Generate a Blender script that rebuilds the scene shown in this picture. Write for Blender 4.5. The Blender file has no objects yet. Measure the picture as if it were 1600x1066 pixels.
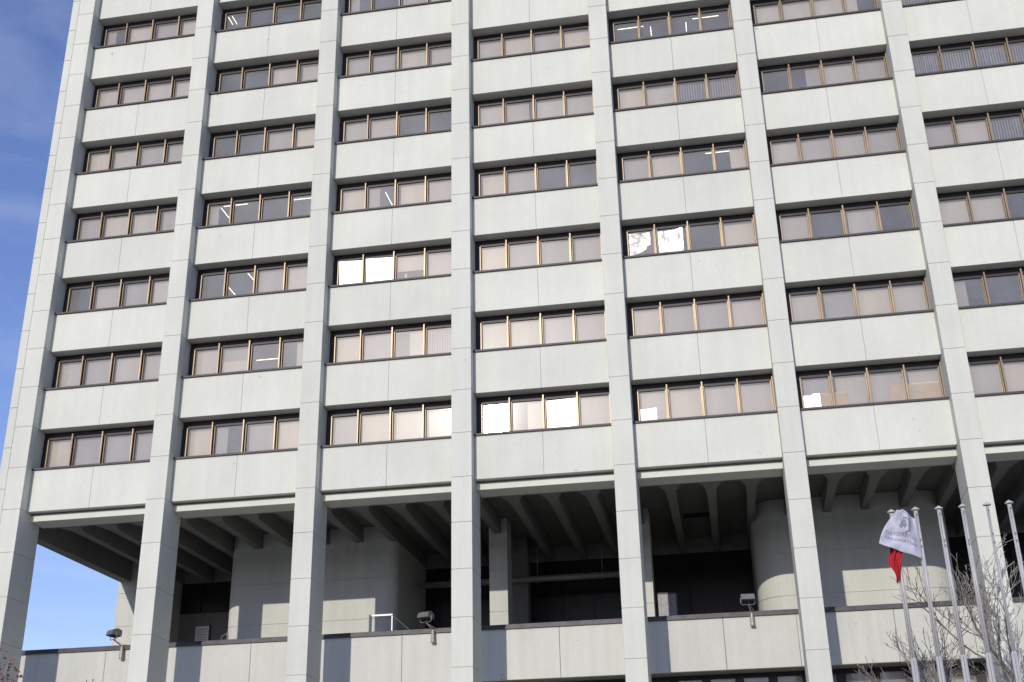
import bpy, bmesh, math, random
from mathutils import Vector, Matrix

# ------------------------------------------------------------------ camera
sc = bpy.context.scene
CAM = Vector((9.964, -44.1002, -14.1996))
F = Vector((-0.1527559, 0.9021975, 0.4033675))
RT = Vector((0.9842782, 0.1755104, -0.0198102))
UP = Vector((0.0886680, -0.3939998, 0.9148236))
cam_data = bpy.data.cameras.new("camera")
cam_data.sensor_fit = 'HORIZONTAL'
cam_data.sensor_width = 36.0
cam_data.lens = 1899.53 / 1600 * 36.0
cam_data.clip_start = 0.1
cam_data.clip_end = 8000
cam = bpy.data.objects.new("camera", cam_data)
sc.collection.objects.link(cam)
cam.matrix_world = Matrix(((RT.x, UP.x, -F.x, CAM.x), (RT.y, UP.y, -F.y, CAM.y), (RT.z, UP.z, -F.z, CAM.z), (0, 0, 0, 1)))
sc.camera = cam

# ------------------------------------------------------------------ sky, sun, exposure
SUN = Vector((-0.18363, -0.91943, 0.34775)).normalized()
world = bpy.data.worlds.new("World")
sc.world = world
world.use_nodes = True
wn = world.node_tree
wn.nodes.clear()
wo = wn.nodes.new('ShaderNodeOutputWorld')
bg = wn.nodes.new('ShaderNodeBackground')
sky = wn.nodes.new('ShaderNodeTexSky')
sky.sky_type = 'NISHITA'
sky.sun_disc = False
sky.sun_elevation = math.radians(20.35)
sky.sun_rotation = math.radians(191.3)
sky.air_density = 1.0
sky.dust_density = 0.3
sky.ozone_density = 2.0
tc = wn.nodes.new('ShaderNodeTexCoord')
mp = wn.nodes.new('ShaderNodeMapping')
mp.inputs['Scale'].default_value = (2.2, 2.2, 9.0)
mp.inputs['Rotation'].default_value = (0.25, 0.1, 0.3)
cn = wn.nodes.new('ShaderNodeTexNoise')
cn.inputs['Scale'].default_value = 2.2
cn.inputs['Detail'].default_value = 8.0
cn.inputs['Roughness'].default_value = 0.58
cn.inputs['Distortion'].default_value = 0.8
cr = wn.nodes.new('ShaderNodeMapRange')
cr.inputs['From Min'].default_value = 0.44
cr.inputs['From Max'].default_value = 0.80
cr.inputs['To Max'].default_value = 0.20
cm = wn.nodes.new('ShaderNodeMix')
cm.data_type = 'RGBA'
cm.inputs['B'].default_value = (6.5, 7.2, 8.6, 1)
wn.links.new(tc.outputs['Generated'], mp.inputs['Vector'])
wn.links.new(mp.outputs['Vector'], cn.inputs['Vector'])
wn.links.new(cn.outputs['Fac'], cr.inputs['Value'])
wn.links.new(cr.outputs['Result'], cm.inputs['Factor'])
hs = wn.nodes.new('ShaderNodeHueSaturation')
hs.inputs['Saturation'].default_value = 1.05
hs.inputs['Value'].default_value = 1.35
wn.links.new(sky.outputs['Color'], hs.inputs['Color'])
tn = wn.nodes.new('ShaderNodeVectorMath')
tn.operation = 'MULTIPLY'
tn.inputs[1].default_value = (0.98, 0.88, 1.14)
wn.links.new(hs.outputs['Color'], tn.inputs[0])
wn.links.new(tn.outputs['Vector'], cm.inputs['A'])
wn.links.new(cm.outputs['Result'], bg.inputs['Color'])
bg.inputs['Strength'].default_value = 0.12
wn.links.new(bg.outputs['Background'], wo.inputs['Surface'])

sun_data = bpy.data.lights.new("sun", 'SUN')
sun_data.energy = 3.0
sun_data.angle = math.radians(0.5)
sun_data.color = (1.0, 0.95, 0.87)
sun = bpy.data.objects.new("sun", sun_data)
sc.collection.objects.link(sun)
sun.rotation_euler = SUN.to_track_quat('Z', 'Y').to_euler()
sun.location = (-20, -60, 40)

sc.view_settings.view_transform = 'Standard'
sc.view_settings.look = 'None'
sc.view_settings.exposure = 0.0
sc.view_settings.gamma = 1.0
sc.render.engine = 'CYCLES'
sc.cycles.max_bounces = 8
sc.cycles.transparent_max_bounces = 12
sc.cycles.sample_clamp_indirect = 4.0

random.seed(7)

# ------------------------------------------------------------------ geometry constants (metres)
B = 6.2972      # bay
W = 0.8081      # column width
H = 1.8         # half storey
GZ = -15.8      # ground


def CX(c):
    return (c - 3) * B


# ------------------------------------------------------------------ material helpers
def newmat(name):
    m = bpy.data.materials.new(name)
    m.use_nodes = True
    nt = m.node_tree
    nt.nodes.clear()
    out = nt.nodes.new('ShaderNodeOutputMaterial')
    return m, nt, out


def principled(name, col, rough=0.6, metal=0.0, noise=0.0, scale=4.0, bump=0.0, bscale=60.0, spec=0.5, stretch=(1, 1, 1)):
    m, nt, out = newmat(name)
    p = nt.nodes.new('ShaderNodeBsdfPrincipled')
    p.inputs['Base Color'].default_value = (*col, 1)
    p.inputs['Roughness'].default_value = rough
    p.inputs['Metallic'].default_value = metal
    p.inputs['Specular IOR Level'].default_value = spec
    nt.links.new(p.outputs[0], out.inputs[0])
    t = nt.nodes.new('ShaderNodeTexCoord')
    mpg = nt.nodes.new('ShaderNodeMapping')
    mpg.inputs['Scale'].default_value = stretch
    nt.links.new(t.outputs['Object'], mpg.inputs['Vector'])
    if noise > 0:
        n = nt.nodes.new('ShaderNodeTexNoise')
        n.inputs['Scale'].default_value = scale
        n.inputs['Detail'].default_value = 6
        nt.links.new(mpg.outputs['Vector'], n.inputs['Vector'])
        r = nt.nodes.new('ShaderNodeMapRange')
        r.inputs['From Min'].default_value = 0.3
        r.inputs['From Max'].default_value = 0.7
        r.inputs['To Min'].default_value = 1 - noise
        r.inputs['To Max'].default_value = 1 + noise
        nt.links.new(n.outputs['Fac'], r.inputs['Value'])
        mx = nt.nodes.new('ShaderNodeVectorMath')
        mx.operation = 'SCALE'
        mx.inputs[0].default_value = col
        nt.links.new(r.outputs['Result'], mx.inputs['Scale'])
        nt.links.new(mx.outputs['Vector'], p.inputs['Base Color'])
    if bump > 0:
        n2 = nt.nodes.new('ShaderNodeTexNoise')
        n2.inputs['Scale'].default_value = bscale
        n2.inputs['Detail'].default_value = 4
        nt.links.new(t.outputs['Object'], n2.inputs['Vector'])
        b = nt.nodes.new('ShaderNodeBump')
        b.inputs['Strength'].default_value = bump
        b.inputs['Distance'].default_value = 0.02
        nt.links.new(n2.outputs['Fac'], b.inputs['Height'])
        nt.links.new(b.outputs['Normal'], p.inputs['Normal'])
    return m


def concrete(name, col, streak=0.07, blotch=0.05):
    """precast panel: blotches, faint vertical rain streaks, fine grain, small dark marks, all in world metres"""
    m, nt, out = newmat(name)
    L = nt.links
    p = nt.nodes.new('ShaderNodeBsdfPrincipled')
    p.inputs['Roughness'].default_value = 0.85
    p.inputs['Specular IOR Level'].default_value = 0.25
    L.new(p.outputs[0], out.inputs[0])
    g = nt.nodes.new('ShaderNodeNewGeometry')

    def noise(scale, detail, stretch, rough=0.55):
        mpg = nt.nodes.new('ShaderNodeMapping')
        mpg.inputs['Scale'].default_value = stretch
        L.new(g.outputs['Position'], mpg.inputs['Vector'])
        n = nt.nodes.new('ShaderNodeTexNoise')
        n.inputs['Scale'].default_value = scale
        n.inputs['Detail'].default_value = detail
        n.inputs['Roughness'].default_value = rough
        L.new(mpg.outputs['Vector'], n.inputs['Vector'])
        return n.outputs['Fac']

    def rng(s, a, b, lo, hi):
        r = nt.nodes.new('ShaderNodeMapRange')
        r.inputs['From Min'].default_value = a
        r.inputs['From Max'].default_value = b
        r.inputs['To Min'].default_value = lo
        r.inputs['To Max'].default_value = hi
        L.new(s, r.inputs['Value'])
        return r.outputs['Result']

    def mul(a, b):
        q = nt.nodes.new('ShaderNodeMath')
        q.operation = 'MULTIPLY'
        L.new(a, q.inputs[0])
        L.new(b, q.inputs[1])
        return q.outputs[0]
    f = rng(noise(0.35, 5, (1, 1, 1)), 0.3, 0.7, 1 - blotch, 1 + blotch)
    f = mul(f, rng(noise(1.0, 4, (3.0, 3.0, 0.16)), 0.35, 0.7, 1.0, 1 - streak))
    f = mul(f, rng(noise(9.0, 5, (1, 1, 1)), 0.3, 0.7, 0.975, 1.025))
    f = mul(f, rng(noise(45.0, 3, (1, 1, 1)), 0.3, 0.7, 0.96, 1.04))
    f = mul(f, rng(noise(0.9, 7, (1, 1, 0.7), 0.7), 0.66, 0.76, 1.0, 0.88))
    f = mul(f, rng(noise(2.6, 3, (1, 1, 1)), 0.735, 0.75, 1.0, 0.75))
    oi = nt.nodes.new('ShaderNodeObjectInfo')
    f = mul(f, rng(oi.outputs['Random'], 0, 1, 0.965, 1.025))
    sv = nt.nodes.new('ShaderNodeVectorMath')
    sv.operation = 'SCALE'
    sv.inputs[0].default_value = col
    L.new(f, sv.inputs['Scale'])
    L.new(sv.outputs['Vector'], p.inputs['Base Color'])
    b = nt.nodes.new('ShaderNodeBump')
    b.inputs['Strength'].default_value = 0.25
    b.inputs['Distance'].default_value = 0.01
    L.new(noise(30.0, 4, (1, 1, 1)), b.inputs['Height'])
    L.new(b.outputs['Normal'], p.inputs['Normal'])
    return m


def make_glass(name='window_glass', rough=0.045, haze=0.22):
    m, nt, out = newmat(name)
    L = nt.links
    tr = nt.nodes.new('ShaderNodeBsdfTransparent')
    tr.inputs['Color'].default_value = (0.77, 0.75, 0.72, 1)
    df = nt.nodes.new('ShaderNodeBsdfDiffuse')
    df.inputs['Color'].default_value = (0.64, 0.65, 0.67, 1)
    gl = nt.nodes.new('ShaderNodeBsdfGlossy')
    gl.inputs['Roughness'].default_value = rough
    gl.inputs['Color'].default_value = (1, 0.97, 0.92, 1)
    g = nt.nodes.new('ShaderNodeNewGeometry')
    n = nt.nodes.new('ShaderNodeTexNoise')
    n.inputs['Scale'].default_value = 0.8
    n.inputs['Detail'].default_value = 6
    L.new(g.outputs['Position'], n.inputs['Vector'])
    r = nt.nodes.new('ShaderNodeMapRange')
    r.inputs['From Min'].default_value = 0.3
    r.inputs['From Max'].default_value = 0.7
    r.inputs['To Min'].default_value = 0.17
    r.inputs['To Max'].default_value = 0.25
    L.new(n.outputs['Fac'], r.inputs['Value'])
    m1 = nt.nodes.new('ShaderNodeMixShader')
    L.new(r.outputs['Result'], m1.inputs[0])
    L.new(tr.outputs[0], m1.inputs[1])
    L.new(df.outputs[0], m1.inputs[2])
    fr = nt.nodes.new('ShaderNodeFresnel')
    fr.inputs['IOR'].default_value = 1.5
    mm = nt.nodes.new('ShaderNodeMath')
    mm.operation = 'MULTIPLY'
    mm.inputs[1].default_value = 1.5
    L.new(fr.outputs[0], mm.inputs[0])
    m2 = nt.nodes.new('ShaderNodeMixShader')
    L.new(mm.outputs[0], m2.inputs[0])
    L.new(m1.outputs[0], m2.inputs[1])
    g2 = nt.nodes.new('ShaderNodeBsdfGlossy')
    g2.inputs['Roughness'].default_value = 0.30
    g2.inputs['Color'].default_value = (1, 0.95, 0.87, 1)
    m3 = nt.nodes.new('ShaderNodeMixShader')
    m3.inputs[0].default_value = haze
    L.new(gl.outputs[0], m3.inputs[1])
    L.new(g2.outputs[0], m3.inputs[2])
    L.new(m3.outputs[0], m2.inputs[2])
    L.new(m2.outputs[0], out.inputs[0])
    return m


def emit(name, col, s):
    m, nt, out = newmat(name)
    e = nt.nodes.new('ShaderNodeEmission')
    e.inputs['Color'].default_value = (*col, 1)
    e.inputs['Strength'].default_value = s
    nt.links.new(e.outputs[0], out.inputs[0])
    return m


M = {}
M['column'] = concrete('column_concrete', (0.612, 0.615, 0.532), 0.06)
M['panel'] = concrete('panel_concrete', (0.625, 0.628, 0.545), 0.045)
M['terrace'] = concrete('terrace_concrete', (0.56, 0.56, 0.495), 0.09, 0.05)
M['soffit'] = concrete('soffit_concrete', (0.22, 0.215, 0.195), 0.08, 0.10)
M['joint'] = principled('joint_sealant', (0.43, 0.43, 0.39), 0.9)
M['bronze'] = principled('bronze_frame', (0.25, 0.19, 0.125), 0.42, 0.55, 0.25, 3.0, stretch=(1, 1, 0.3))
M['brown'] = principled('frame_and_shade', (0.024, 0.018, 0.018), 0.5, 0.2, 0.2, 5)  # near black; also stands in for shade on window heads and left jambs
M['sill'] = principled('sill_metal', (0.055, 0.045, 0.048), 0.55, 0.2, 0.25, 6)
M['coping'] = principled('coping_metal', (0.05, 0.045, 0.05), 0.5, 0.3, 0.3, 5)
M['glass'] = make_glass()
M['glassb'] = make_glass('glint_glass', 0.29, 0.0)  # rougher glass for the panes tilted to glint the sun
BL = []
for i, c in enumerate([(0.60, 0.57, 0.52), (0.53, 0.505, 0.47), (0.66, 0.615, 0.53), (0.45, 0.435, 0.41)]):
    BL.append(principled('blind_fabric_%d' % i, c, 0.9, 0, 0.08, 0.9, stretch=(3, 3, 0.4)))
M['vert'] = principled('slat_fabric', (0.40, 0.38, 0.42), 0.8, 0, 0.12, 3)
M['inside'] = principled('interior_plaster', (0.30, 0.29, 0.30), 0.9, 0, 0.1, 1)
M['dark'] = principled('dark_glazing', (0.02, 0.02, 0.021), 0.35, 0, 0.2, 1, spec=0.3)
M['tube'] = emit('lit_tube', (1.0, 0.93, 0.80), 3.0)
M['white'] = principled('white_paint', (0.80, 0.80, 0.79), 0.4, 0, 0.05, 5)
M['card'] = principled('cardboard', (0.62, 0.50, 0.30), 0.9, 0, 0.08, 3)
M['paper'] = principled('white_paper', (0.92, 0.92, 0.90), 0.55)
M['foil'] = principled('metal_foil', (0.93, 0.92, 0.90), 0.42, 1.0)
M['pole'] = principled('pole_paint', (0.52, 0.51, 0.49), 0.38, 0.15, 0.12, 6, stretch=(1, 1, 0.2))
M['lampgrey'] = principled('lamp_housing', (0.17, 0.17, 0.165), 0.5, 0.3, 0.2, 8)
M['post'] = principled('galvanised_pipe', (0.34, 0.33, 0.29), 0.55, 0.5, 0.25, 12)
M['lens'] = principled('lamp_glass', (0.05, 0.05, 0.055), 0.1, 0.0)
M['red'] = principled('red_cloth', (0.38, 0.010, 0.018), 0.75, 0, 0.1, 6)
M['cloth'] = principled('white_cloth', (0.47, 0.48, 0.55), 0.75, 0, 0.04, 5)
M['ink'] = principled('print_ink', (0.20, 0.18, 0.24), 0.8)
M['bark'] = principled('bark', (0.17, 0.15, 0.13), 0.9, 0, 0.3, 9)
M['twig'] = principled('twig_bark', (0.25, 0.22, 0.19), 0.9, 0, 0.2, 9)
M['leaf'] = principled('dry_leaf', (0.20, 0.06, 0.045), 0.8, 0, 0.3, 3)
M['ground'] = principled('paving', (0.30, 0.285, 0.25), 0.9, 0, 0.15, 0.3, 0.2, 12)
M['terfloor'] = principled('terrace_screed', (0.11, 0.105, 0.095), 0.9, 0, 0.12, 0.8)


# ------------------------------------------------------------------ mesh builder
class MB:
    def __init__(s):
        s.v = []
        s.f = []
        s.mi = []
        s.mats = []

    def mat(s, m):
        if m not in s.mats:
            s.mats.append(m)
        return s.mats.index(m)

    def poly(s, pts, faces, m):
        o = len(s.v)
        s.v += [tuple(p) for p in pts]
        k = s.mat(m)
        for f in faces:
            s.f.append([o + i for i in f])
            s.mi.append(k)

    def box(s, x0, x1, y0, y1, z0, z1, m, bev=0.0):
        if bev <= 0:
            s.poly([(x0, y0, z0), (x1, y0, z0), (x1, y1, z0), (x0, y1, z0), (x0, y0, z1), (x1, y0, z1), (x1, y1, z1), (x0, y1, z1)],
                   [(0, 3, 2, 1), (4, 5, 6, 7), (0, 1, 5, 4), (1, 2, 6, 5), (2, 3, 7, 6), (3, 0, 4, 7)], m)
        else:
            bm = bmesh.new()
            bmesh.ops.create_cube(bm, size=1)
            for v in bm.verts:
                v.co = Vector(((x0 + x1) / 2 + v.co.x * (x1 - x0), (y0 + y1) / 2 + v.co.y * (y1 - y0), (z0 + z1) / 2 + v.co.z * (z1 - z0)))
            bmesh.ops.bevel(bm, geom=list(bm.edges), offset=bev, segments=1, affect='EDGES')
            bm.verts.index_update()
            s.poly([v.co.copy() for v in bm.verts], [[v.index for v in f.verts] for f in bm.faces], m)
            bm.free()

    def prism(s, pts, z0, z1, m):
        n = len(pts)
        s.poly([(p[0], p[1], z0) for p in pts] + [(p[0], p[1], z1) for p in pts],
               [list(range(n))[::-1], list(range(n, 2 * n))] + [(i, (i + 1) % n, n + (i + 1) % n, n + i) for i in range(n)], m)

    def tube(s, a, b, r0, r1, m, n=6, caps=True):
        a = Vector(a)
        b = Vector(b)
        d = b - a
        if d.length < 1e-6:
            return
        q = d.to_track_quat('Z', 'Y')
        p = []
        for c, r in ((a, r0), (b, r1)):
            for i in range(n):
                t = 2 * math.pi * i / n
                p.append(c + q @ Vector((r * math.cos(t), r * math.sin(t), 0)))
        fs = [(i, (i + 1) % n, n + (i + 1) % n, n + i) for i in range(n)]
        if caps:
            fs += [list(range(n))[::-1], list(range(n, 2 * n))]
        s.poly(p, fs, m)

    def path(s, pts, r, m, n=6):
        for a, b in zip(pts[:-1], pts[1:]):
            s.tube(a, b, r, r, m, n)

    def build(s, name, parent=None, org=(0, 0, 0), smooth=False):
        me = bpy.data.meshes.new(name)
        o3 = Vector(org)
        me.from_pydata([tuple(Vector(v) - o3) for v in s.v], [], s.f)
        for m in s.mats:
            me.materials.append(m)
        for p, k in zip(me.polygons, s.mi):
            p.material_index = k
            p.use_smooth = smooth
        me.update()
        ob = bpy.data.objects.new(name, me)
        sc.collection.objects.link(ob)
        if parent is not None:
            ob.parent = parent
            pw = world_loc(parent)
            ob.location = o3 - pw
        else:
            ob.location = o3
        return ob


def world_loc(o):
    p = Vector((0, 0, 0))
    while o is not None:
        p += Vector(o.location)
        o = o.parent
    return p


def thing(name, loc, label, cat, group=None):
    o = bpy.data.objects.new(name, None)
    sc.collection.objects.link(o)
    o.location = loc
    o.empty_display_size = 0.3
    return tag(o, label, cat, group)


def tag(o, label, cat, group=None):
    o['label'] = label
    o['category'] = cat
    if group:
        o['group'] = group
    return o


# ------------------------------------------------------------------ ground
mb = MB()
S = 3000
mb.poly([(-S, -S, GZ), (S, -S, GZ), (S, S, GZ), (-S, S, GZ)], [(0, 1, 2, 3)], M['ground'])
g = mb.build('ground')
g['kind'] = 'structure'

# unseen dark ridge added far behind the viewer to cut low sky light
mb = MB()
hr = random.Random(4)
n = 90
ring = []
for i in range(n + 1):
    a = math.radians(170 + 200 * i / n)
    hgt = 46 + 9 * math.sin(i * 0.31) + 6 * math.sin(i * 0.83 + 1) + hr.uniform(-2, 2)
    ring.append([(430 * math.cos(a), 430 * math.sin(a), GZ - 1), (520 * math.cos(a), 520 * math.sin(a), GZ + hgt * 0.8),
                 (600 * math.cos(a), 600 * math.sin(a), GZ + hgt * 1.25), (900 * math.cos(a), 900 * math.sin(a), GZ - 1)])
vs = [p for r_ in ring for p in r_]
fs = []
for i in range(n):
    for k in range(3):
        fs.append((4 * i + k, 4 * i + k + 1, 4 * i + k + 5, 4 * i + k + 4))
M['screen_dark'] = principled('screen_surface', (0.09, 0.085, 0.06), 0.95, 0, 0.3, 0.05)
mb.poly(vs, fs, M['screen_dark'])
hl = mb.build('horizon_screen')
hl['kind'] = 'structure'

# ------------------------------------------------------------------ the tower
tower = thing('office_tower', (0, 0, GZ), 'tall pale concrete office block with brown framed ribbon windows standing on slender piers', 'building')
TOPZ = 27.6
NB = 7
j = 0.008


def column(c):
    x = CX(c)
    mb = MB()
    z = 0.0
    k = 0
    while z < TOPZ - 0.1:
        z1 = min(z + H, TOPZ)
        mb.box(x, x + W, 0, 1.2, z + j, z1 - j, M['column'], 0.012)
        z += H
    z = 0.0
    while z > GZ:
        z1 = max(z - H, GZ)
        mb.box(x, x + W, 0, 1.6, z1 + j, z - j, M['column'], 0.012)
        z -= H
    mb.box(x + 0.02, x + W - 0.02, 0.02, 1.18, 0, TOPZ - 0.02, M['joint'])
    mb.box(x + 0.02, x + W - 0.02, 0.02, 1.58, GZ, -0.001, M['joint'])
    return mb.build('column', tower, (x, 0, 0))


for c in range(8):
    column(c)

# corner return strip left of the first column, joints staggered by half a panel
mb = MB()
x0, x1 = -19.27, CX(0) - 0.012
z = -0.9
while z > GZ:
    z -= H
zz = z
while zz < TOPZ:
    a = max(zz, GZ)
    b = min(zz + H, TOPZ)
    d = 1.6 if b <= 0.2 else 1.2
    mb.box(x0, x1, 0.004, d, a + j, b - j, M['column'], 0.012)
    zz += H
mb.box(x0 + 0.02, x1 + 0.01, 0.03, 1.17, GZ, TOPZ - 0.02, M['joint'])
mb.build('corner_pier', tower, (x0, 0, 0))

# spandrels
for c in range(NB):
    xa = CX(c) + W + 0.004
    xb = CX(c + 1) - 0.004
    xm = (xa + xb) / 2
    for s in range(8):
        z0 = 2 * H * s
        z1 = z0 + H
        mb = MB()
        mb.box(xa, xm - 0.004, 0.5, 0.66, z0, z1, M['panel'], 0.010)
        mb.box(xm + 0.004, xb, 0.5, 0.66, z0, z1, M['panel'], 0.010)
        mb.box(xa + 0.003, xb - 0.003, 0.63, 1.22, z0 + 0.012, z1 - 0.02, M['panel'])
        mb.build('spandrel', tower, (xa, 0.5, z0))

# ------------------------------------------------------------------ windows
# one letter per pane: b blind, c clear, h blind over one side, l blind low down, v vertical slats, n narrow gap at one side
PANES = {
    6: ['hbbb', 'cccc', 'hcbb', 'bbbb', 'bcbb', 'bbbh', 'bbvv'],
    5: ['bbbb', 'ccbb', 'bnbb', 'bbbb', 'cccc', 'bbbh', 'vvbb'],
    4: ['bbbb', 'ccbb', 'bbcc', 'bnbb', 'bbvv', 'cHbb', 'vvvv'],
    3: ['bbbb', 'hccc', 'bhbb', 'bbcc', 'bbcH', 'bbbb', 'bbvb'],
    2: ['cbbn', 'ccbb', 'bbtb', 'bbbb', 'ffcb', 'bcbc', 'bbcb'],
    1: ['bbbb', 'blcH', 'bbHv', 'bbbb', 'bbbb', 'bbbb', 'hccb'],
    0: ['bbbb', 'bhbb', 'bbbb', 'bHbb', 'bbbb', 'bbbb', 'bbbb'],
}
SUNNY = {(2, 2, 0), (2, 2, 1), (0, 3, 2), (0, 3, 0)}
GY = 1.12
rnd = random.Random(3)


def frame_mesh(xa, xb, z0, z1):
    mb = MB()
    br, dk = M['bronze'], M['brown']
    zl, zh = z0 + 0.131, z1 - 0.301
    mb.box(xa, xb, 1.06, 1.24, z1 - 0.30, z1 - 0.003, dk)  # dark head band put where the glass only lies in shade
    mb.box(xa, xb, 1.00, 1.24, z0 + 0.003, z0 + 0.13, dk)
    mb.box(xa, xa + 0.20, 1.02, 1.24, zl, zh, dk)  # dark strip standing in for the column's shade on the glass
    mb.box(xa + 0.201, xa + 0.24, 1.00, 1.2, zl, zh, br)
    mb.box(xb - 0.07, xb, 1.02, 1.24, zl, zh, dk)
    mb.box(xb - 0.11, xb - 0.071, 1.00, 1.2, zl, zh, br)
    mb.box(xb - 0.05, xb - 0.01, 0.90, 0.95, zl, z1 - 0.17, br)
    n = 4
    pw = (xb - xa) / n
    for i in range(1, n):
        x = xa + i * pw
        mb.box(x - 0.028, x + 0.028, 1.06, 1.24, zl, zh, dk)
        mb.box(x - 0.078, x - 0.0285, 1.02, 1.2, zl, zh, br, 0.004)
        mb.box(x + 0.0285, x + 0.078, 1.02, 1.2, zl, zh, br, 0.004)
        mb.box(x - 0.012, x + 0.012, 0.935, 1.059, zl, z1 - 0.305, dk)
        mb.box(x - 0.030, x + 0.030, 0.88, 0.934, z0 + 0.03, z1 - 0.15, br, 0.004)
    return mb


for r in range(7):
    for c in range(NB):
        xa = CX(c) + W + 0.003
        xb = CX(c + 1) - 0.003
        z0 = H + 2 * H * r
        z1 = z0 + H
        fr = frame_mesh(xa, xb, z0, z1).build('window', tower, (xa, 1.1, z0))
        ms = MB()
        ms.box(xa, xb, 0.47, 0.998, z0 + 0.004, z0 + 0.03, M['sill'])
        ms.box(xa, xb, 0.42, 0.469, z0 - 0.02, z0 + 0.055, M['sill'])
        ms.build('sill', fr, (xa, 0.4, z0))
        mg = MB()
        mbl = MB()
        pw = (xb - xa) / 4
        row = PANES[r][c]
        for i in range(4):
            a = xa + i * pw + (0.24 if i == 0 else 0.078)
            b = xa + (i + 1) * pw - (0.11 if i == 3 else 0.078)
            za, zb = z0 + 0.13, z1 - 0.3
            ctr = Vector(((a + b) / 2, GY, (za + zb) / 2))
            if (r, c, i) in SUNNY:
                # glint set by shape: pane tilted to mirror the sun into the camera
                nrm = (SUN + (CAM - ctr).normalized()).normalized()
                tx, tz = nrm.x / -nrm.y, nrm.z / -nrm.y
            else:
                tx, tz = rnd.gauss(0, 0.0035), rnd.gauss(0, 0.0035)
            pts = []
            for (px, pz) in ((a, za), (b, za), (b, zb), (a, zb)):
                pts.append((px, GY + (px - ctr.x) * tx + (pz - ctr.z) * tz, pz))
            mg.poly(pts, [(0, 1, 2, 3)], M['glassb'] if (r, c, i) in SUNNY and (r, c, i) != (0, 3, 0) else M['glass'])
            t = row[i]
            bm_ = rnd.choice(BL)
            yb = GY + 0.09
            w_ = b - a
            if t == 'b':
                sag = rnd.uniform(0, 0.03)
                gapx = rnd.choice((0, 0, 0, 0.06, 0.12))
                lift = rnd.choice((0, 0, 0, 0, 0.05, 0.12)) + 0.1
                mbl.box(a - 0.03 + gapx, b + 0.03, yb + sag, yb + sag + 0.01, za + lift, zb, bm_)
                mbl.box(a - 0.03 + gapx, b + 0.03, yb + sag - 0.01, yb + sag + 0.015, za + lift - 0.03, za + lift, BL[3])
            elif t == 'n':
                mbl.box(a - 0.03, a + w_ * 0.86, yb, yb + 0.01, za, zb, bm_)
            elif t == 'h':
                mbl.box(a - 0.03, a + w_ * 0.42, yb, yb + 0.01, za, zb, bm_)
            elif t == 'H':
                mbl.box(a + w_ * 0.5, b + 0.03, yb, yb + 0.01, za, zb, bm_)
            elif t == 'l':
                mbl.box(a - 0.03, b + 0.03, yb + 0.03, yb + 0.04, za + 0.6, zb, BL[3])
                mbl.box(a + 0.02, b + 0.01, yb, yb + 0.01, za, zb - 0.62, BL[2])
            elif t == 't':
                mbl.box(a - 0.03, b + 0.03, yb, yb + 0.01, za + 0.65, zb, BL[2])
                mbl.box(a + 0.3, a + 0.42, yb + 0.1, yb + 0.12, za, za + 0.6, BL[0])
            elif t == 'v':
                n = 11
                for q in range(n):
                    sx = a + w_ * (q + 0.15) / n
                    ex = a + w_ * (q + 0.8) / n
                    dy = rnd.uniform(0.015, 0.05)
                    mbl.poly([(sx, yb, za), (ex, yb + dy, za), (ex, yb + dy, zb), (sx, yb, zb)], [(0, 1, 2, 3)], M['vert'])
        mg.build('glass', fr, (xa, GY, z0))
        if mbl.v:
            mbl.build('blind', fr, (xa, GY, z0))

# storey floors behind the windows, their soffits are the office ceilings
for s in range(8):
    z0 = 2 * H * s
    mb = MB()
    mb.box(-19.1, CX(7) + 0.6, 1.34, 9.0, z0 + (0.02 if s else 0.55), z0 + 1.1, M['inside'])
    if s < 7:
        mb.box(-19.1, CX(7) + 0.6, 7.8, 8.0, z0 + 1.1, z0 + 3.62, M['inside'])
    mb.build('storey_floor', tower, (0, 1.3, z0))
mb = MB()
mb.box(-19.27, -19.02, 1.25, 13.6, 0.56, TOPZ - 0.1, M['panel'])
mb.box(CX(7) + 0.62, CX(7) + W, 1.25, 13.6, 0.56, TOPZ - 0.1, M['panel'])
mb.box(-19.0, CX(7) + 0.6, 13.4, 13.6, 0.56, TOPZ - 0.1, M['panel'])
mb.build('outer_wall', tower, (0, 1.3, 0))
mb = MB()
mb.box(-19.2, CX(7) + W - 0.05, 1.22, 13.55, TOPZ - 0.09, TOPZ + 0.1, M['soffit'])
mb.build('roof', tower, (0, 1.3, TOPZ))

# fluorescent tubes on the office ceilings (real positions, 1.2 m battens)
TUBES = [(7.46, 1.74, 8.65, 1.74, 21.5), (8.97, 1.83, 8.97, 2.5, 21.5), (10.59, 1.83, 10.59, 2.5, 21.5), (10.9, 1.66, 12.08, 1.66, 21.5),
         (10.88, 1.68, 12.08, 1.68, 14.3), (-3.5, 1.93, -3.5, 3.1, 14.3), (-11.27, 1.71, -11.27, 2.7, 14.3), (-11.1, 1.63, -9.95, 1.63, 14.3),
         (-7.75, 1.72, -6.6, 1.72, 14.3), (-9.67, 1.45, -9.67, 2.4, 10.7), (-11.05, 2.7, -11.05, 3.6, 10.7), (-9.6, 3.15, -8.6, 3.15, 7.1),
         (-11.68, 1.45, -11.68, 2.1, 25.1), (-11.46, 1.45, -11.46, 2.1, 25.1)]
for (ax, ay, bx, by, z) in TUBES:
    mb = MB()
    mb.tube((ax, ay, z), (bx, by, z), 0.014, 0.014, M['tube'], 6)
    if ax == bx:
        mb.box(ax - 0.03, ax + 0.03, ay, by, z + 0.016, z + 0.09, M['white'])
    else:
        mb.box(ax, bx, ay - 0.03, ay + 0.03, z + 0.016, z + 0.09, M['white'])
    mb.build('ceiling_light', tower, (ax, ay, z))

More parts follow.
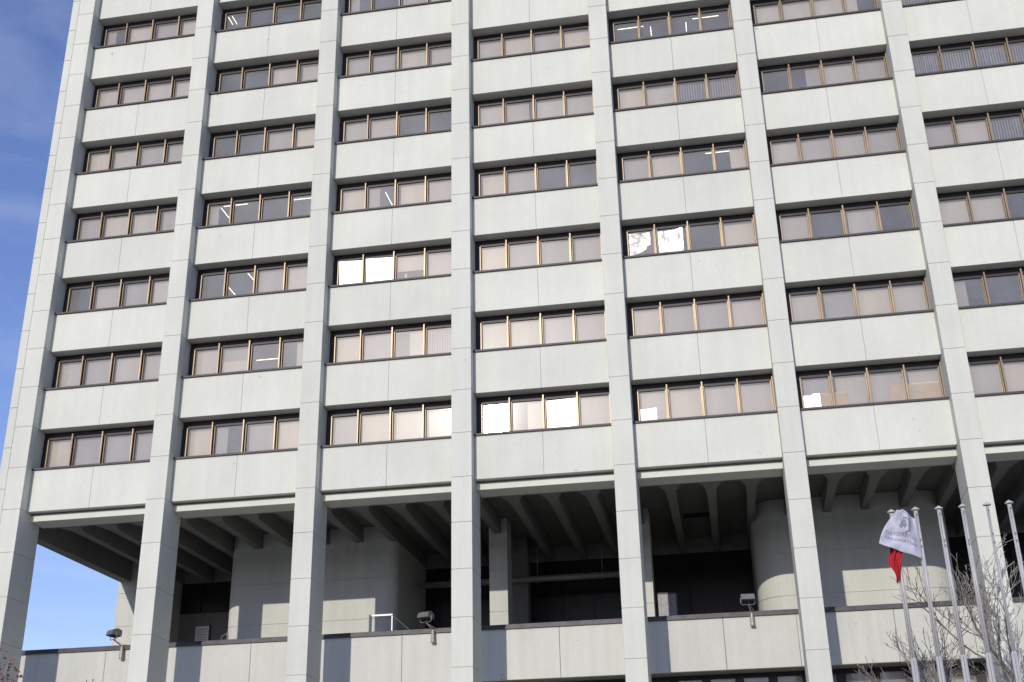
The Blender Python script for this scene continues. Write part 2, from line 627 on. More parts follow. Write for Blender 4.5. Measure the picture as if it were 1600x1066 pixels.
# ------------------------------------------------------------------ underside of the tower
ZB = -0.34
for c in range(NB):
    mb = MB()
    xa = CX(c) + W + 0.004
    xb = CX(c + 1) - 0.004
    mb.box(xa, xb, 0.82, 1.85, ZB, -0.075, M['panel'], 0.01)
    mb.box(xa, xb, 0.95, 1.85, -0.074, 0.0, M['joint'])
    mb.build('edge_beam', tower, (xa, 0.7, ZB))
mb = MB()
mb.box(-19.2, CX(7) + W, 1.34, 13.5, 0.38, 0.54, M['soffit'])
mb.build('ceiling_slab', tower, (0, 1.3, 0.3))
RS = B / 4
nr = 29
for i in range(nr):
    x = CX(0) + W / 2 + i * RS
    if i == 0:
        continue
    hw = 0.14
    full = RS / 2 - 0.002
    pl = [(x - full, 1.86), (x + full, 1.86), (x + full, 1.96), (x + 0.44, 1.98), (x + 0.22, 2.75), (x + 0.17, 4.4), (x + hw, 13.2), (x - hw, 13.2),
          (x - 0.17, 4.4), (x - 0.22, 2.75), (x - 0.44, 1.98), (x - full, 1.96)]
    mb = MB()
    mb.prism(pl, ZB + 0.003, 0.378, M['soffit'])
    mb.build('ceiling_rib', tower, (x, 1.86, ZB))
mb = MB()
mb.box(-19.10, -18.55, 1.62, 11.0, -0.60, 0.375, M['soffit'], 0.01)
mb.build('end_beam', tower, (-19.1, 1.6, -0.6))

# terrace level
TZ = -6.3
mb = MB()
mb.box(-19.0, CX(7) + W, 3.52, 13.6, TZ - 0.3, TZ, M['terfloor'])
mb.build('terrace_floor', tower, (0, 3.5, TZ))
for c in range(NB):
    xa = CX(c) + (0 if c else -0.38)
    xb = CX(c + 1)
    mb = MB()
    xm = (CX(c) + W + xb) / 2
    mb.box(xa + 0.006, xm - 0.007, 3.30, 3.45, -7.25, -5.25, M['terrace'], 0.012)
    mb.box(xm + 0.007, xb - 0.006, 3.30, 3.45, -7.25, -5.25, M['terrace'], 0.012)
    mb.box(xa + 0.01, xb - 0.01, 3.42, 3.50, -7.24, -5.27, M['joint'])
    ob = mb.build('parapet', tower, (xa, 3.3, -7.25))
    mb = MB()
    mb.box(xa + 0.002, xb - 0.002, 3.22, 3.60, -5.245, -5.19, M['coping'])
    mb.box(xa + 0.002, xb - 0.002, 3.22, 3.27, -5.31, -5.246, M['coping'])
    mb.box(xa + 0.002, xb - 0.002, 3.26, 3.56, -5.189, -5.13, M['coping'], 0.008)
    mb.build('coping', ob, (xa, 3.2, -5.25))
mb = MB()
mb.box(-19.27, -19.07, 3.6, 10.6, -7.25, -5.25, M['terrace'])
mb.box(-19.30, -19.04, 3.6, 10.6, -5.245, -5.15, M['coping'])
mb.build('side_parapet', tower, (-19.2, 3.6, -7.25))


def rounded(x0, x1, y0, y1, rl, rr, n=10):
    p = []
    for i in range(n + 1):
        t = math.pi + (math.pi / 2) * i / n
        p.append((x0 + rl + rl * math.cos(t), y0 + rl + rl * math.sin(t)))
    for i in range(n + 1):
        t = 1.5 * math.pi + (math.pi / 2) * i / n
        p.append((x1 - rr + rr * math.cos(t), y0 + rr + rr * math.sin(t)))
    p += [(x1, y1), (x0, y1)]
    return p


def core(x0, x1, y0, y1, rl, rr, name):
    mb = MB()
    lv = [TZ, -5.56, -3.76, -1.96, 0.37]
    for a, b in zip(lv[:-1], lv[1:]):
        mb.prism(rounded(x0, x1, y0, y1, rl, rr), a + 0.012, b - 0.012, M['terrace'])
    mb.prism(rounded(x0 + 0.02, x1 - 0.02, y0 + 0.02, y1 - 0.02, rl, rr), TZ, 0.37, M['joint'])
    mb.build(name, tower, (x0, y0, TZ))


core(-12.1, -4.2, 7.5, 13.0, 0.7, 0.5, 'stair_core')
core(11.4, 19.5, 7.5, 13.0, 1.3, 1.3, 'stair_core')
for x in (CX(3), 6.25):
    mb = MB()
    lv = [TZ, -5.56, -3.76, -1.96, 0.37]
    for a, b in zip(lv[:-1], lv[1:]):
        mb.box(x, x + W, 7.5, 8.6, a + 0.01, b - 0.01, M['terrace'], 0.01)
    mb.box(x + 0.02, x + W - 0.02, 7.52, 8.58, TZ, 0.37, M['joint'])
    mb.build('inner_pier', tower, (x, 7.5, TZ))
mb = MB()
mb.box(0.2, 1.1, 11.2, 11.9, TZ, 0.37, M['soffit'])
mb.build('inner_pier', tower, (0.2, 11.2, TZ))
# back pier at the open left end, sunlit under the tower
mb = MB()
lv = [GZ, -11, -9.2, -7.4, -5.56, -3.76 + 1.0, -1.96 + 0.8, 0.37]
for a, b in zip(lv[:-1], lv[1:]):
    mb.box(-19.2, -16.9, 11.02, 13.3, a + 0.01, b - 0.01, M['terrace'], 0.01)
mb.box(-19.18, -16.92, 11.04, 13.28, GZ, 0.37, M['joint'])
mb.build('back_pier', tower, (-19.2, 11, GZ))
# back wall of the terrace
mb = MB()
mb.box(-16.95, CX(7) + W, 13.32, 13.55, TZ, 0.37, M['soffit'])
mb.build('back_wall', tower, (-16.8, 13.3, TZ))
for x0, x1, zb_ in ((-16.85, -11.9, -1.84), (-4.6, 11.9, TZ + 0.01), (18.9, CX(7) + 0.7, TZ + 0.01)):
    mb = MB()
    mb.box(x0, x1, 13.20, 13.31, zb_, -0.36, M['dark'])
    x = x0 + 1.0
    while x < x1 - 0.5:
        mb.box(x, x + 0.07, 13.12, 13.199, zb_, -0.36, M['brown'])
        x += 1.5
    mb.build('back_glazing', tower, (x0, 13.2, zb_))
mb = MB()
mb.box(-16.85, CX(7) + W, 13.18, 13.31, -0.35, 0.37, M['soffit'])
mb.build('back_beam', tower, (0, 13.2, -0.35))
mb = MB()
mb.tube((-3.9, 11.0, -1.65), (6.2, 11.0, -1.65), 0.15, 0.15, M['post'], 14)
for x in (-2.5, 1.6, 4.6):
    mb.tube((x, 11.0, -1.52), (x, 11.0, 0.37), 0.02, 0.02, M['post'], 6)
    mb.tube((x - 0.06, 11.0, -1.65), (x + 0.06, 11.0, -1.65), 0.17, 0.17, M['post'], 14)
mb.build('duct', tower, (-3.9, 11, -1.65), True)

# fittings under the tower: air grille between two ribs, wall conduit and a service door with a brown frame
mb = MB()
for q in range(5):
    mb.box(8.55, 9.75, 8.9 + 0.10 * q, 8.96 + 0.10 * q, 0.34, 0.376, M['dark'])
mb.box(8.5, 9.8, 8.86, 8.895, 0.33, 0.377, M['brown'])
mb.box(8.5, 9.8, 9.40, 9.435, 0.33, 0.377, M['brown'])
mb.build('air_grille', tower, (8.5, 8.9, 0.3))
mb = MB()
mb.box(7.12, 8.02, 8.20, 8.28, TZ + 0.01, -3.2, M['brown'])
mb.box(7.18, 7.96, 8.17, 8.199, TZ + 0.05, -3.28, M['lampgrey'])
mb.build('service_door', tower, (7.1, 8.2, TZ))
mb = MB()
mb.box(7.84, 7.90, 8.12, 8.169, -4.6, -4.5, M['white'])
mb.build('door_handle', tower, (7.84, 8.1, -4.6))
mb = MB()
mb.path([(-11.95, 7.70, TZ), (-11.95, 7.70, -4.0), (-12.25, 7.75, -4.15), (-12.25, 7.9, -4.6)], 0.03, M['lampgrey'], 6)
mb.build('conduit', tower, (-11.95, 7.7, TZ))

# block below the terrace
mb = MB()
mb.box(-19.0, CX(7) + W, 3.46, 13.6, -7.24, -6.62, M['soffit'])
mb.build('terrace_slab', tower, (0, 3.5, -7.24))
mb = MB()
mb.box(-19.0, CX(7) + W, 5.0, 13.5, GZ, -7.26, M['soffit'])
mb.build('lower_wall', tower, (0, 5, GZ))
for c in range(NB):
    xa = CX(c) + 0.2
    xb = CX(c + 1) + 0.2
    mb = MB()
    z0, z1 = -9.6, -7.28
    n = 5
    mb.box(xa, xb, 4.45, 4.6, z1 - 0.13, z1, M['brown'])
    mb.box(xa, xb, 4.40, 4.98, z0, z0 + 0.12, M['brown'])
    for i in range(n + 1):
        x = xa + (xb - xa) * i / n
        mb.box(x - 0.17 + (0.17 if i == 0 else 0), x + 0.17 - (0.17 if i == n else 0), 4.42, 4.6, z0 + 0.121, z1 - 0.131, M['brown'])
    fr = mb.build('lower_window', tower, (xa, 4.4, z0))
    mb = MB()
    for i in range(n):
        x = xa + (xb - xa) * i / n
        x2 = xa + (xb - xa) * (i + 1) / n
        mb.poly([(x + 0.17, 4.52, z0 + 0.12), (x2 - 0.17, 4.52, z0 + 0.12), (x2 - 0.17, 4.52, z1 - 0.13), (x + 0.17, 4.52, z1 - 0.13)], [(0, 1, 2, 3)], M['glass'])
    mb.build('glass', fr, (xa, 4.52, z0))
    mb = MB()
    mb.box(xa + 0.05, xb - 0.05, 4.72, 4.74, z0 + 0.13, z1 - 0.14, BL[1])
    mb.build('blind', fr, (xa, 4.7, z0))
    mb = MB()
    mb.box(xa, xb, 4.42, 4.99, GZ, z0 - 0.002, M['terrace'])
    mb.build('lower_apron', tower, (xa, 4.4, GZ))

# ------------------------------------------------------------------ things in the windows
def glare_card(name, x0, x1, z0, pts, label, cat):
    """bright card, silvered and tilted to throw the sun glint at the camera"""
    mb = MB()
    n = len(pts)
    ctr = Vector(((x0 + x1) / 2, 1.2, z0 + 0.3))
    nrm = (SUN + (CAM - ctr).normalized()).normalized()
    tx, tz = nrm.x / -nrm.y, nrm.z / -nrm.y
    P = [(x0 + (x1 - x0) * a, z0 + b) for a, b in pts]

    def Y(p):
        return 1.17 + (p[0] - ctr.x) * tx + (p[1] - ctr.z) * tz
    mb.poly([(p[0], Y(p), p[1]) for p in P] + [(p[0], Y(p) + 0.01, p[1]) for p in P],
            [list(range(n)), list(range(n, 2 * n))[::-1]] + [(i, (i + 1) % n, n + (i + 1) % n, n + i) for i in range(n)], M['silver'])
    return tag(mb.build(name, None, (x0, 1.2, z0)), label, cat)


M['silver'] = principled('silvered_card', (0.92, 0.91, 0.88), 0.48, 1.0)
glare_card('reflective_card', 7.16, 8.02, 1.95, [(0, 0), (1, 0), (1, 0.66), (0.5, 0.64), (0, 0.66)],
           'bright white card leaning in the lower left corner of a lowest row window', 'card')
glare_card('crumpled_card', 13.42, 14.30, 1.95, [(0, 0), (1, 0), (1, 0.70), (0.72, 0.71), (0.6, 0.64), (0.35, 0.68), (0.14, 0.58), (0.12, 0.36), (0, 0.33)],
           'ragged bright white card in a lowest row window beside a tan cardboard box', 'card')


def carton(x0, x1, z0, z1, label, flap):
    t = thing('cardboard_box', ((x0 + x1) / 2, 1.5, z0), label, 'box', 'boxes piled behind the lowest windows')
    mb = MB()
    mb.box(x0, x1, 1.165, 1.195, z0, z1, M['card'], 0.006)
    mb.build('carton', t, ((x0 + x1) / 2, 1.5, z0))
    mb = MB()
    mb.poly([(x0, 1.165, z1 + 0.005), (x1, 1.165, z1 + 0.005), (x1, 1.15, z1 + flap), (x0, 1.15, z1 + flap),
             (x0, 1.175, z1 + 0.005), (x1, 1.175, z1 + 0.005), (x1, 1.16, z1 + flap), (x0, 1.16, z1 + flap)],
            [(0, 1, 2, 3), (7, 6, 5, 4), (0, 4, 5, 1), (3, 2, 6, 7), (0, 3, 7, 4), (1, 5, 6, 2)], M['paper'])
    mb.build('flap', t, ((x0 + x1) / 2, 1.3, z1))


carton(14.34, 15.35, 1.95, 2.62, 'tan cardboard box with a pale flap next to the white paper bundle', 0.03)
carton(16.9, 17.72, 1.95, 2.74, 'left of the two adjoining tan boxes at the right end of the window', 0.02)
carton(17.76, 18.75, 1.95, 2.72, 'right of the two adjoining tan boxes, with a white upper edge', 0.05)


def foil(x0, x1, z0, z1, seed, label, hole):
    rn = random.Random(seed)
    n = 22
    folds = [(rn.uniform(0, 6.28), rn.uniform(3, 9), rn.uniform(0, 6.28), rn.uniform(0.006, 0.018)) for _ in range(9)]
    mb = MB()
    ctr = Vector(((x0 + x1) / 2, 1.3, (z0 + z1) / 2))
    nrm = (SUN + (CAM - ctr).normalized()).normalized()
    tx, tz = nrm.x / -nrm.y, nrm.z / -nrm.y
    vs = []
    for iy in range(n + 1):
        for ix in range(n + 1):
            u, v = ix / n, iy / n
            x = x0 + (x1 - x0) * u
            zlo = z0
            if hole:
                zlo = z0 + (z1 - z0) * (0.08 + 0.34 * max(0, u - 0.30) ** 0.7 + (0.10 if u > 0.82 else 0))
            zz = zlo + (z1 - zlo) * v
            y = 1.19 + (x - ctr.x) * tx + (zz - ctr.z) * tz
            for (th, fq, ph, am) in folds:
                s = math.sin((math.cos(th) * x + math.sin(th) * zz) * fq + ph)
                y += am * 0.9 * (abs(s) ** 0.55 * (1 if s > 0 else -1))
            vs.append((x, y, zz))
    fs = []
    for iy in range(n):
        for ix in range(n):
            a = iy * (n + 1) + ix
            fs.append((a, a + 1, a + n + 2, a + n + 1))
    mb.poly(vs, fs, M['foil'])
    ob = mb.build('foil_sheet', None, (ctr.x, 1.3, z0))
    tag(ob, label, 'foil', 'foil sheets taped inside the windows')


foil(7.20, 8.26, 9.30, 10.58, 5, 'torn crumpled silver foil hanging over half of a window pane', True)
foil(8.52, 9.62, 9.30, 10.60, 11, 'crumpled silver foil covering a whole window pane', False)

# ------------------------------------------------------------------ floodlights on the terrace coping
FLG = 'floodlights on the terrace parapet'


def floodlight(px, label, yaw, lx):
    t = thing('floodlight', (px, 3.16, -5.5), label, 'floodlight', FLG)
    o = (px, 3.16, -5.5)
    mb = MB()
    mb.tube((px, 3.14, -5.68), (px, 3.14, -5.22), 0.085, 0.065, M['post'], 12)
    mb.tube((px, 3.14, -5.70), (px, 3.14, -5.66), 0.10, 0.10, M['post'], 12)
    mb.build('mounting_post', t, o, False)
    hx = px + lx
    mb = MB()
    mb.tube((px, 3.14, -5.20), (hx, 2.98, -4.93), 0.028, 0.028, M['lampgrey'], 8)
    mb.build('arm', t, o)
    mb = MB()
    mb.path([(hx, 3.02, -4.8), (hx + 0.10, 3.05, -5.0), (px + 0.09, 3.1, -5.15), (px + 0.08, 3.2, -5.12), (px + 0.08, 3.4, -5.115)], 0.010, M['lampgrey'], 5)
    mb.build('cable', t, o)
    c, s = math.cos(yaw), math.sin(yaw)

    def R(x, y, z):
        return (hx + c * x - s * y, 2.98 + s * x + c * y, -4.66 + z)
    mb = MB()
    mb.path([R(-0.27, 0, -0.02), R(-0.27, 0, -0.20), R(-0.22, 0, -0.27), R(0.22, 0, -0.27), R(0.27, 0, -0.20), R(0.27, 0, -0.02)], 0.016, M['lampgrey'], 6)
    mb.build('bracket', t, o)
    mb = MB()
    prof = [(-0.24, -0.10), (0.22, -0.16), (0.24, 0.05), (0.02, 0.14), (-0.16, 0.10)]
    n = len(prof)
    mb.poly([R(-0.25, p[0], p[1]) for p in prof] + [R(0.25, p[0], p[1]) for p in prof],
            [list(range(n)), list(range(n, 2 * n))[::-1]] + [(i, n + i, n + (i + 1) % n, (i + 1) % n) for i in range(n)], M['lampgrey'])
    for k in range(5):
        xx = -0.2 + 0.1 * k
        mb.poly([R(xx, 0.0, 0.12), R(xx + 0.012, 0.0, 0.12), R(xx + 0.012, 0.22, 0.05), R(xx, 0.22, 0.05), R(xx, 0.02, 0.17), R(xx + 0.012, 0.02, 0.17), R(xx + 0.012, 0.24, 0.10), R(xx, 0.24, 0.10)],
                [(0, 3, 2, 1), (4, 5, 6, 7), (0, 1, 5, 4), (1, 2, 6, 5), (2, 3, 7, 6), (3, 0, 4, 7)], M['lampgrey'])
    mb.build('housing', t, o)
    mb = MB()
    mb.poly([R(-0.22, -0.20, -0.112), R(0.22, -0.20, -0.112), R(0.22, 0.18, -0.163), R(-0.22, 0.18, -0.163),
             R(-0.22, -0.20, -0.122), R(0.22, -0.20, -0.122), R(0.22, 0.18, -0.173), R(-0.22, 0.18, -0.173)],
            [(0, 1, 2, 3), (7, 6, 5, 4), (0, 4, 5, 1), (1, 5, 6, 2), (2, 6, 7, 3), (3, 7, 4, 0)], M['lens'])
    mb.build('lens', t, o)


floodlight(-14.57, 'dark floodlight seen against the sky on the parapet near the open left end', -0.6, -0.34)
floodlight(-1.45, 'grey floodlight on the parapet beside the light metal frame', -0.35, -0.26)
floodlight(10.95, 'floodlight on the parapet in front of the rounded wall, just left of it', 0.1, -0.10)

# rail frame standing on the terrace
t = thing('pipe_frame', (-4.1, 5.0, TZ), 'light metal pipe frame with a slanting stay behind the parapet', 'frame')
mb = MB()
mb.box(-4.62, -4.52, 4.95, 5.05, TZ, -4.2, M['pole'], 0.008)
mb.build('upright', t, (-4.1, 5, TZ))
mb = MB()
mb.box(-3.66, -3.60, 4.95, 5.05, TZ, -4.2, M['pole'], 0.008)
mb.build('upright', t, (-4.1, 5, TZ))
mb = MB()
mb.box(-4.62, -3.60, 4.94, 5.06, -4.19, -4.11, M['pole'], 0.008)
mb.build('crossbar', t, (-4.1, 5, TZ))
mb = MB()
mb.tube((-3.62, 5.0, -4.18), (-2.55, 5.0, -5.1), 0.02, 0.02, M['lampgrey'], 6)
mb.build('stay', t, (-4.1, 5, TZ))

# notice on the grey wall
t = thing('notice_board', (-15.3, 13.28, -3.3), 'small pale notice with reddish lettering on the grey terrace wall', 'notice')
mb = MB()
mb.box(-16.0, -15.30, 13.27, 13.318, -3.45, -2.50, M['white'], 0.005)
mb.build('board', t, (-15.3, 13.28, -3.3))
mb = MB()
mb.box(-15.29, -15.20, 13.25, 13.318, -3.5, -2.45, M['brown'])
mb.build('frame', t, (-15.3, 13.28, -3.3))
M['rednote'] = principled('red_print', (0.62, 0.34, 0.34), 0.8)
mb = MB()
for k in range(6):
    zz = -2.66 - 0.12 * k
    xx = -15.92
    rk = random.Random(k)
    while xx < -15.42:
        w_ = rk.uniform(0.04, 0.12)
        mb.box(xx, min(xx + w_, -15.38), 13.262, 13.269, zz - 0.03, zz + 0.02, M['rednote'])
        xx += w_ + 0.025
mb.build('lettering', t, (-15.3, 13.28, -3.3))

# ------------------------------------------------------------------ flagpoles
POLES = [(14.96, -8.45), (15.62, -8.55), (16.25, -8.65), (16.88, -8.77), (17.52, -8.90), (18.09, -9.03)]
PT = [-4.66, -4.66, -4.70, -4.72, -4.75, -4.77]
PL = ['leftmost white flagpole, the one carrying the red flag', 'white flagpole carrying the white printed flag',
      'empty white flagpole standing next to the right of the white flag', 'empty white flagpole just left of the pale pier, fourth from the left',
      'thin white flagpole in front of the pier whose cap sits loose above it', 'rightmost of the six white flagpoles']
PG = 'row of white flagpoles'
for i, (px, py) in enumerate(POLES):
    t = thing('flagpole', (px, py, GZ), PL[i], 'flagpole', PG)
    o = (px, py, GZ)
    top = PT[i]
    thin = 0.72 if i == 4 else 1.0
    mb = MB()
    z1, z2 = -8.95, top - 0.13
    n = 14
    mb.tube((px, py, GZ), (px, py, z1), 0.092, 0.086, M['pole'], n)
    mb.tube((px, py, z1 - 0.02), (px, py, z1 + 0.05), 0.086, 0.070 * thin, M['pole'], n)
    mb.tube((px, py, z1), (px, py, z2), 0.070 * thin, 0.060 * thin, M['pole'], n)
    mb.build('shaft', t, o, True)
    mb = MB()
    mb.tube((px, py, top - 0.10), (px, py, top - 0.07), 0.115, 0.115, M['pole'], n)
    mb.tube((px, py, top - 0.07), (px, py, top), 0.11, 0.008, M['pole'], n)
    mb.tube((px, py, top - 0.14), (px, py, top - 0.099), 0.03, 0.03, M['lampgrey'], 8)
    mb.build('cap', t, o)
    mb = MB()
    mb.tube((px - 0.02, py - 0.105, GZ + 1.3), (px - 0.02, py - 0.075, top - 0.3), 0.007, 0.007, M['lampgrey'], 4)
    mb.build('halyard', t, o)
    for (dz, h) in ((-0.27, 0.05), (-0.95 - 0.05 * i % 0.2, 0.06), (-1.2, 0.05)):
        mb = MB()
        mb.box(px - 0.018, px + 0.022, py - 0.095 * thin, py - 0.055 * thin, top + dz, top + dz + h, M['lampgrey'])
        mb.build('cleat', t, o)

# ---- flags: a ruled cloth surface through six measured corners, with wind ripples
def cloth(name, S, nu, nv, m, parent, org, th=0.006):
    mb = MB()
    vs = []
    for k in (0, 1):
        for iv in range(nv + 1):
            for iu in range(nu + 1):
                p = S(iu / nu, iv / nv)
                vs.append((p[0], p[1] + k * th, p[2]))
    N = (nu + 1) * (nv + 1)
    fs = []
    for k in (0, 1):
        for iv in range(nv):
            for iu in range(nu):
                a = k * N + iv * (nu + 1) + iu
                q = (a, a + 1, a + nu + 2, a + nu + 1)
                fs.append(q if k == 0 else q[::-1])
    for iu in range(nu):
        fs.append((iu + 1, iu, N + iu, N + iu + 1))
        b = nv * (nu + 1) + iu
        fs.append((b, b + 1, N + b + 1, N + b))
    for iv in range(nv):
        a = iv * (nu + 1)
        fs.append((a, a + nu + 1, N + a + nu + 1, N + a))
        a += nu
        fs.append((a + nu + 1, a, N + a, N + a + nu + 1))
    mb.poly(vs, fs, m)
    return mb.build(name, parent, org, True)


def lerp(a, b, t):
    return Vector(a).lerp(Vector(b), t)


# hoist edge on the pole (u = 0) to the fly end (u = 1); v = 0 top, 1 bottom
HT, HB = (15.565, -8.66, -5.06), (15.565, -8.66, -6.20)
FT, FB = (15.06, -8.68, -4.80), (14.44, -8.58, -5.72)
MT, MBt = (15.30, -8.74, -4.90), (15.05, -8.64, -5.98)


def flag_surface(u, v):
    # quadratic along u through hoist, middle and fly
    h, mdl, f_ = lerp(HT, HB, v), lerp(MT, MBt, v), lerp(FT, FB, v)
    if v > 0:
        f_ = f_ + Vector((-0.12, 0, 0.0)) * math.sin(math.pi * v) * 0.8
    p = h * (2 * (u - 0.5) * (u - 1)) + mdl * (4 * u * (1 - u)) + f_ * (2 * u * (u - 0.5))
    a = min(1.0, 2.5 * u)
    # one broad fold running diagonally and smaller ripples
    d = (u * 0.9 + v * 0.55)
    y = 0.13 * a * math.sin(d * 7.5 + 0.5) + 0.03 * a * math.sin(u * 15 - v * 6) + 0.018 * math.sin(v * 17 + u * 5) * a
    crease = max(0.0, (u - 0.62) * 1.0 - v * 0.75)
    y -= 0.5 * crease
    p.z -= 0.02 * math.sin(u * 9) * a
    return Vector((p.x, p.y + y - 0.02 - 0.13 * a, p.z))


wf = thing('white_flag', (15.56, -8.66, -6.2), 'white flag with a dark round emblem and two printed lines, blowing left from its pole', 'flag')
org = (15.56, -8.66, -6.2)
cloth('cloth', flag_surface, 44, 30, M['cloth'], wf, org)


def on_flag(u, v, off=0.006):
    p = flag_surface(u, v)
    return Vector((p.x, p.y - off, p.z))


def ring(mb, cu, cv, r, w, a0, a1, n=26):
    vs = []
    for i in range(n + 1):
        t = a0 + (a1 - a0) * i / n
        ww = w * math.sin(math.pi * min(1, max(0.12, i / n)))if False else w
        for rr in (r, r + ww):
            vs.append(on_flag(cu + rr * math.cos(t), cv + rr * math.sin(t) * 1.05))
    mb.poly(vs, [(2 * i, 2 * i + 1, 2 * i + 3, 2 * i + 2) for i in range(n)], M['ink'])


mb = MB()
ring(mb, 0.50, 0.36, 0.155, 0.026, math.pi * 0.55, math.pi * 1.62)
ring(mb, 0.54, 0.33, 0.045, 0.03, 0, math.pi * 2)
ring(mb, 0.60, 0.36, 0.03, 0.028, 0, math.pi * 2)
ring(mb, 0.50, 0.37, 0.025, 0.025, 0.5, math.pi * 1.9)
for (ua, va, ub, vb) in ((0.56, 0.30, 0.58, 0.16), (0.52, 0.28, 0.48, 0.19), (0.60, 0.29, 0.66, 0.22), (0.50, 0.44, 0.62, 0.43)):
    d = Vector((ub - ua, vb - va)).normalized()
    nx, ny = -d.y * 0.014, d.x * 0.014
    mb.poly([on_flag(ua + nx, va + ny), on_flag(ua - nx, va - ny), on_flag(ub - nx * .5, vb - ny * .5), on_flag(ub + nx * .5, vb + ny * .5)], [(0, 1, 2, 3)], M['ink'])
mb.build('emblem', wf, org)


def text_on_flag(txt, u0, u1, vtop, vbot, name):
    """letters as flat mesh wrapped on the cloth; seen from behind, so mirrored towards the street"""
    cu = bpy.data.curves.new('t', 'FONT')
    cu.body = txt
    cu.resolution_u = 3
    ob = bpy.data.objects.new('t', cu)
    sc.collection.objects.link(ob)
    dg = bpy.context.evaluated_depsgraph_get()
    me = ob.evaluated_get(dg).to_mesh()
    vs = [v.co.copy() for v in me.vertices]
    fs = [list(p.vertices) for p in me.polygons]
    ob.evaluated_get(dg).to_mesh_clear()
    bpy.data.objects.remove(ob)
    bpy.data.curves.remove(cu)
    if not vs:
        return
    xa = min(v.x for v in vs)
    xb = max(v.x for v in vs)
    ya = min(v.y for v in vs)
    yb = max(v.y for v in vs)
    mb = MB()
    P = []
    for v in vs:
        s = (v.x - xa) / (xb - xa)
        h = (v.y - ya) / (yb - ya)
        # text starts at the hoist and reads towards the fly: mirrored for the viewer
        P.append(on_flag(u0 + (u1 - u0) * s, vbot + (vtop - vbot) * h))
    mb.poly(P, fs, M['ink'])
    mb.build(name, wf, org)


text_on_flag('ÜNİVERSİTESİ', 0.10, 0.94, 0.52, 0.63, 'lettering')
text_on_flag('HASTANELERİ', 0.10, 0.92, 0.67, 0.77, 'lettering')

RH, RF = (14.98, -8.50, -5.45), (14.88, -8.44, -6.80)


def red_surface(u, v):
    # limp cloth hanging beside the pole: wide at the top, gathered to a twisted tip
    wtop, z = 0.40, -5.62 - 1.20 * v
    wd = wtop * (1 - 0.25 * v) if v < 0.62 else wtop * (0.845 - 0.73 * ((v - 0.62) / 0.38) ** 0.8)
    x = 14.93 - 0.10 * v + 0.04 * math.sin(v * 9) + wd * (u - 0.5) - 0.06 * max(0, v - 0.6)
    y = -8.57 + 0.04 * math.sin(u * 9 + v * 5) + 0.05 * math.sin(u * 17 - v * 3)
    return Vector((x, y, z + 0.05 * math.sin(u * 6 + 1) * v))


rf = thing('red_flag', (14.96, -8.5, -6.8), 'limp red flag hanging below the white flag beside the leftmost pole', 'flag')
cloth('cloth', red_surface, 22, 26, M['red'], rf, (14.96, -8.5, -6.8))


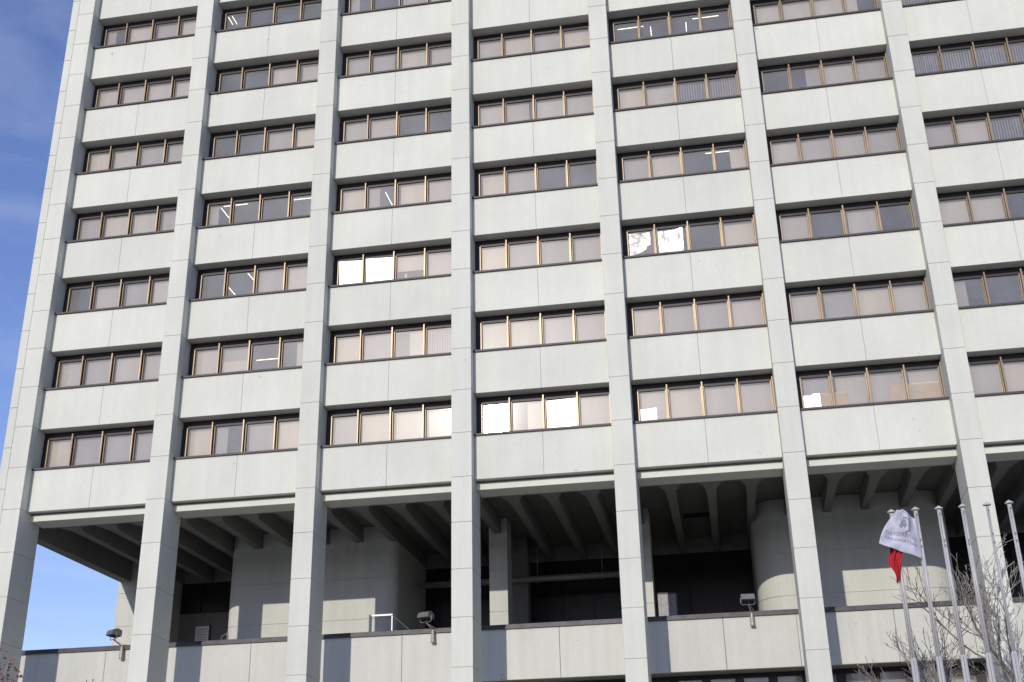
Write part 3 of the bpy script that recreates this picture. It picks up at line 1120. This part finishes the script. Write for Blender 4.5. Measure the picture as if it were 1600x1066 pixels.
# ------------------------------------------------------------------ trees
def grow_tree(name, base, label, seed, trunk_h, limb_len, r0, levels, lean, leafy=False, bark='bark', nlimb=6, up=0.55, dens=0.8):
    rn = random.Random(seed)
    t = thing(name, base, label, 'tree')
    tr = MB()
    cr_ = MB()
    base = Vector(base)
    p = base.copy()
    pts = [p.copy()]
    d = Vector((lean[0] * 0.15, lean[1] * 0.15, 1)).normalized()
    ns = 6
    for i in range(ns):
        q = p + d * (trunk_h / ns)
        tr.tube(p, q, r0 * (1 - 0.07 * i), r0 * (1 - 0.07 * (i + 1)), M[bark], 10, False)
        p = q
        d = (d + Vector((rn.uniform(-.1, .1), rn.uniform(-.1, .1), 0))).normalized()
        pts.append(p.copy())
    tips = []

    def branch(p, d, L, r, lev):
        n = 5 if lev > 1 else 3
        dd = d.copy()
        for i in range(n):
            dd = (dd + Vector((rn.uniform(-.22, .22), rn.uniform(-.22, .22), rn.uniform(-.10, .20)))).normalized()
            q = p + dd * (L / n)
            ra = r * (1 - 0.5 * i / n)
            rb = r * (1 - 0.5 * (i + 1) / n)
            ra, rb = max(ra, 0.010), max(rb, 0.008)
            cr_.tube(p, q, ra, rb, M[bark] if lev > 2 else M['twig'], 6 if lev > 2 else 3, False)
            p = q
            if lev > 0 and (i > 0 or lev < levels) and rn.random() < dens:
                k = 1
                for _ in range(k):
                    side = dd.cross(Vector((rn.uniform(-1, 1), rn.uniform(-1, 1), rn.uniform(-1, 1)))).normalized()
                    nd = (dd * rn.uniform(0.55, 1.0) + side * rn.uniform(0.5, 0.9) + Vector((0, 0, 0.22))).normalized()
                    branch(p, nd, L * rn.uniform(0.42, 0.66), rb * 0.62, lev - 1)
        if lev == 0:
            tips.append((p.copy(), dd.copy()))
        elif lev >= 1:
            branch(p, dd, L * 0.5, r * 0.45, lev - 1)

    for k in range(nlimb):
        a = 2 * math.pi * (k + rn.uniform(-.25, .25)) / nlimb
        d = Vector((math.cos(a) + lean[0], math.sin(a) + lean[1], up + rn.uniform(0, .5))).normalized()
        st = pts[-1 - (k % 3)]
        branch(st, d, limb_len * rn.uniform(0.85, 1.15), r0 * 0.42, levels)
    branch(pts[-1], Vector((lean[0] * .3, lean[1] * .3, 1)).normalized(), limb_len * 1.05, r0 * 0.5, levels)
    if leafy:
        for (q, dd) in tips:
            for _ in range(5):
                c = q + Vector((rn.uniform(-.12, .12), rn.uniform(-.12, .12), rn.uniform(-.12, .08)))
                a = Vector((rn.uniform(-1, 1), rn.uniform(-1, 1), rn.uniform(-1, 1))).normalized() * 0.055
                b = a.cross(Vector((rn.uniform(-1, 1), rn.uniform(-1, 1), rn.uniform(-1, 1)))).normalized() * 0.03
                cr_.poly([c - a, c + b, c + a, c - b], [(0, 1, 2, 3)], M['leaf'])
    tr.build('trunk', t, base, True)
    ob = cr_.build('crown', t, base)
    return len(tips), len(cr_.f), max(v[2] for v in cr_.v), min(v[0] for v in cr_.v)


print('tree', grow_tree('bare_tree', (19.6, -4.2, GZ), 'bare grey brown tree with fine twigs spreading in front of the rightmost pier', 21, 4.4, 3.5, 0.18, 4, (-0.45, -0.05), nlimb=8, up=0.7, dens=0.72))
print('tree', grow_tree('red_leaf_tree', (-8.7, -15.6, GZ), 'small tree with dry reddish leaves at the lower left corner', 5, 3.7, 2.2, 0.09, 3, (0.1, 0.0), True, nlimb=8, dens=1.0))
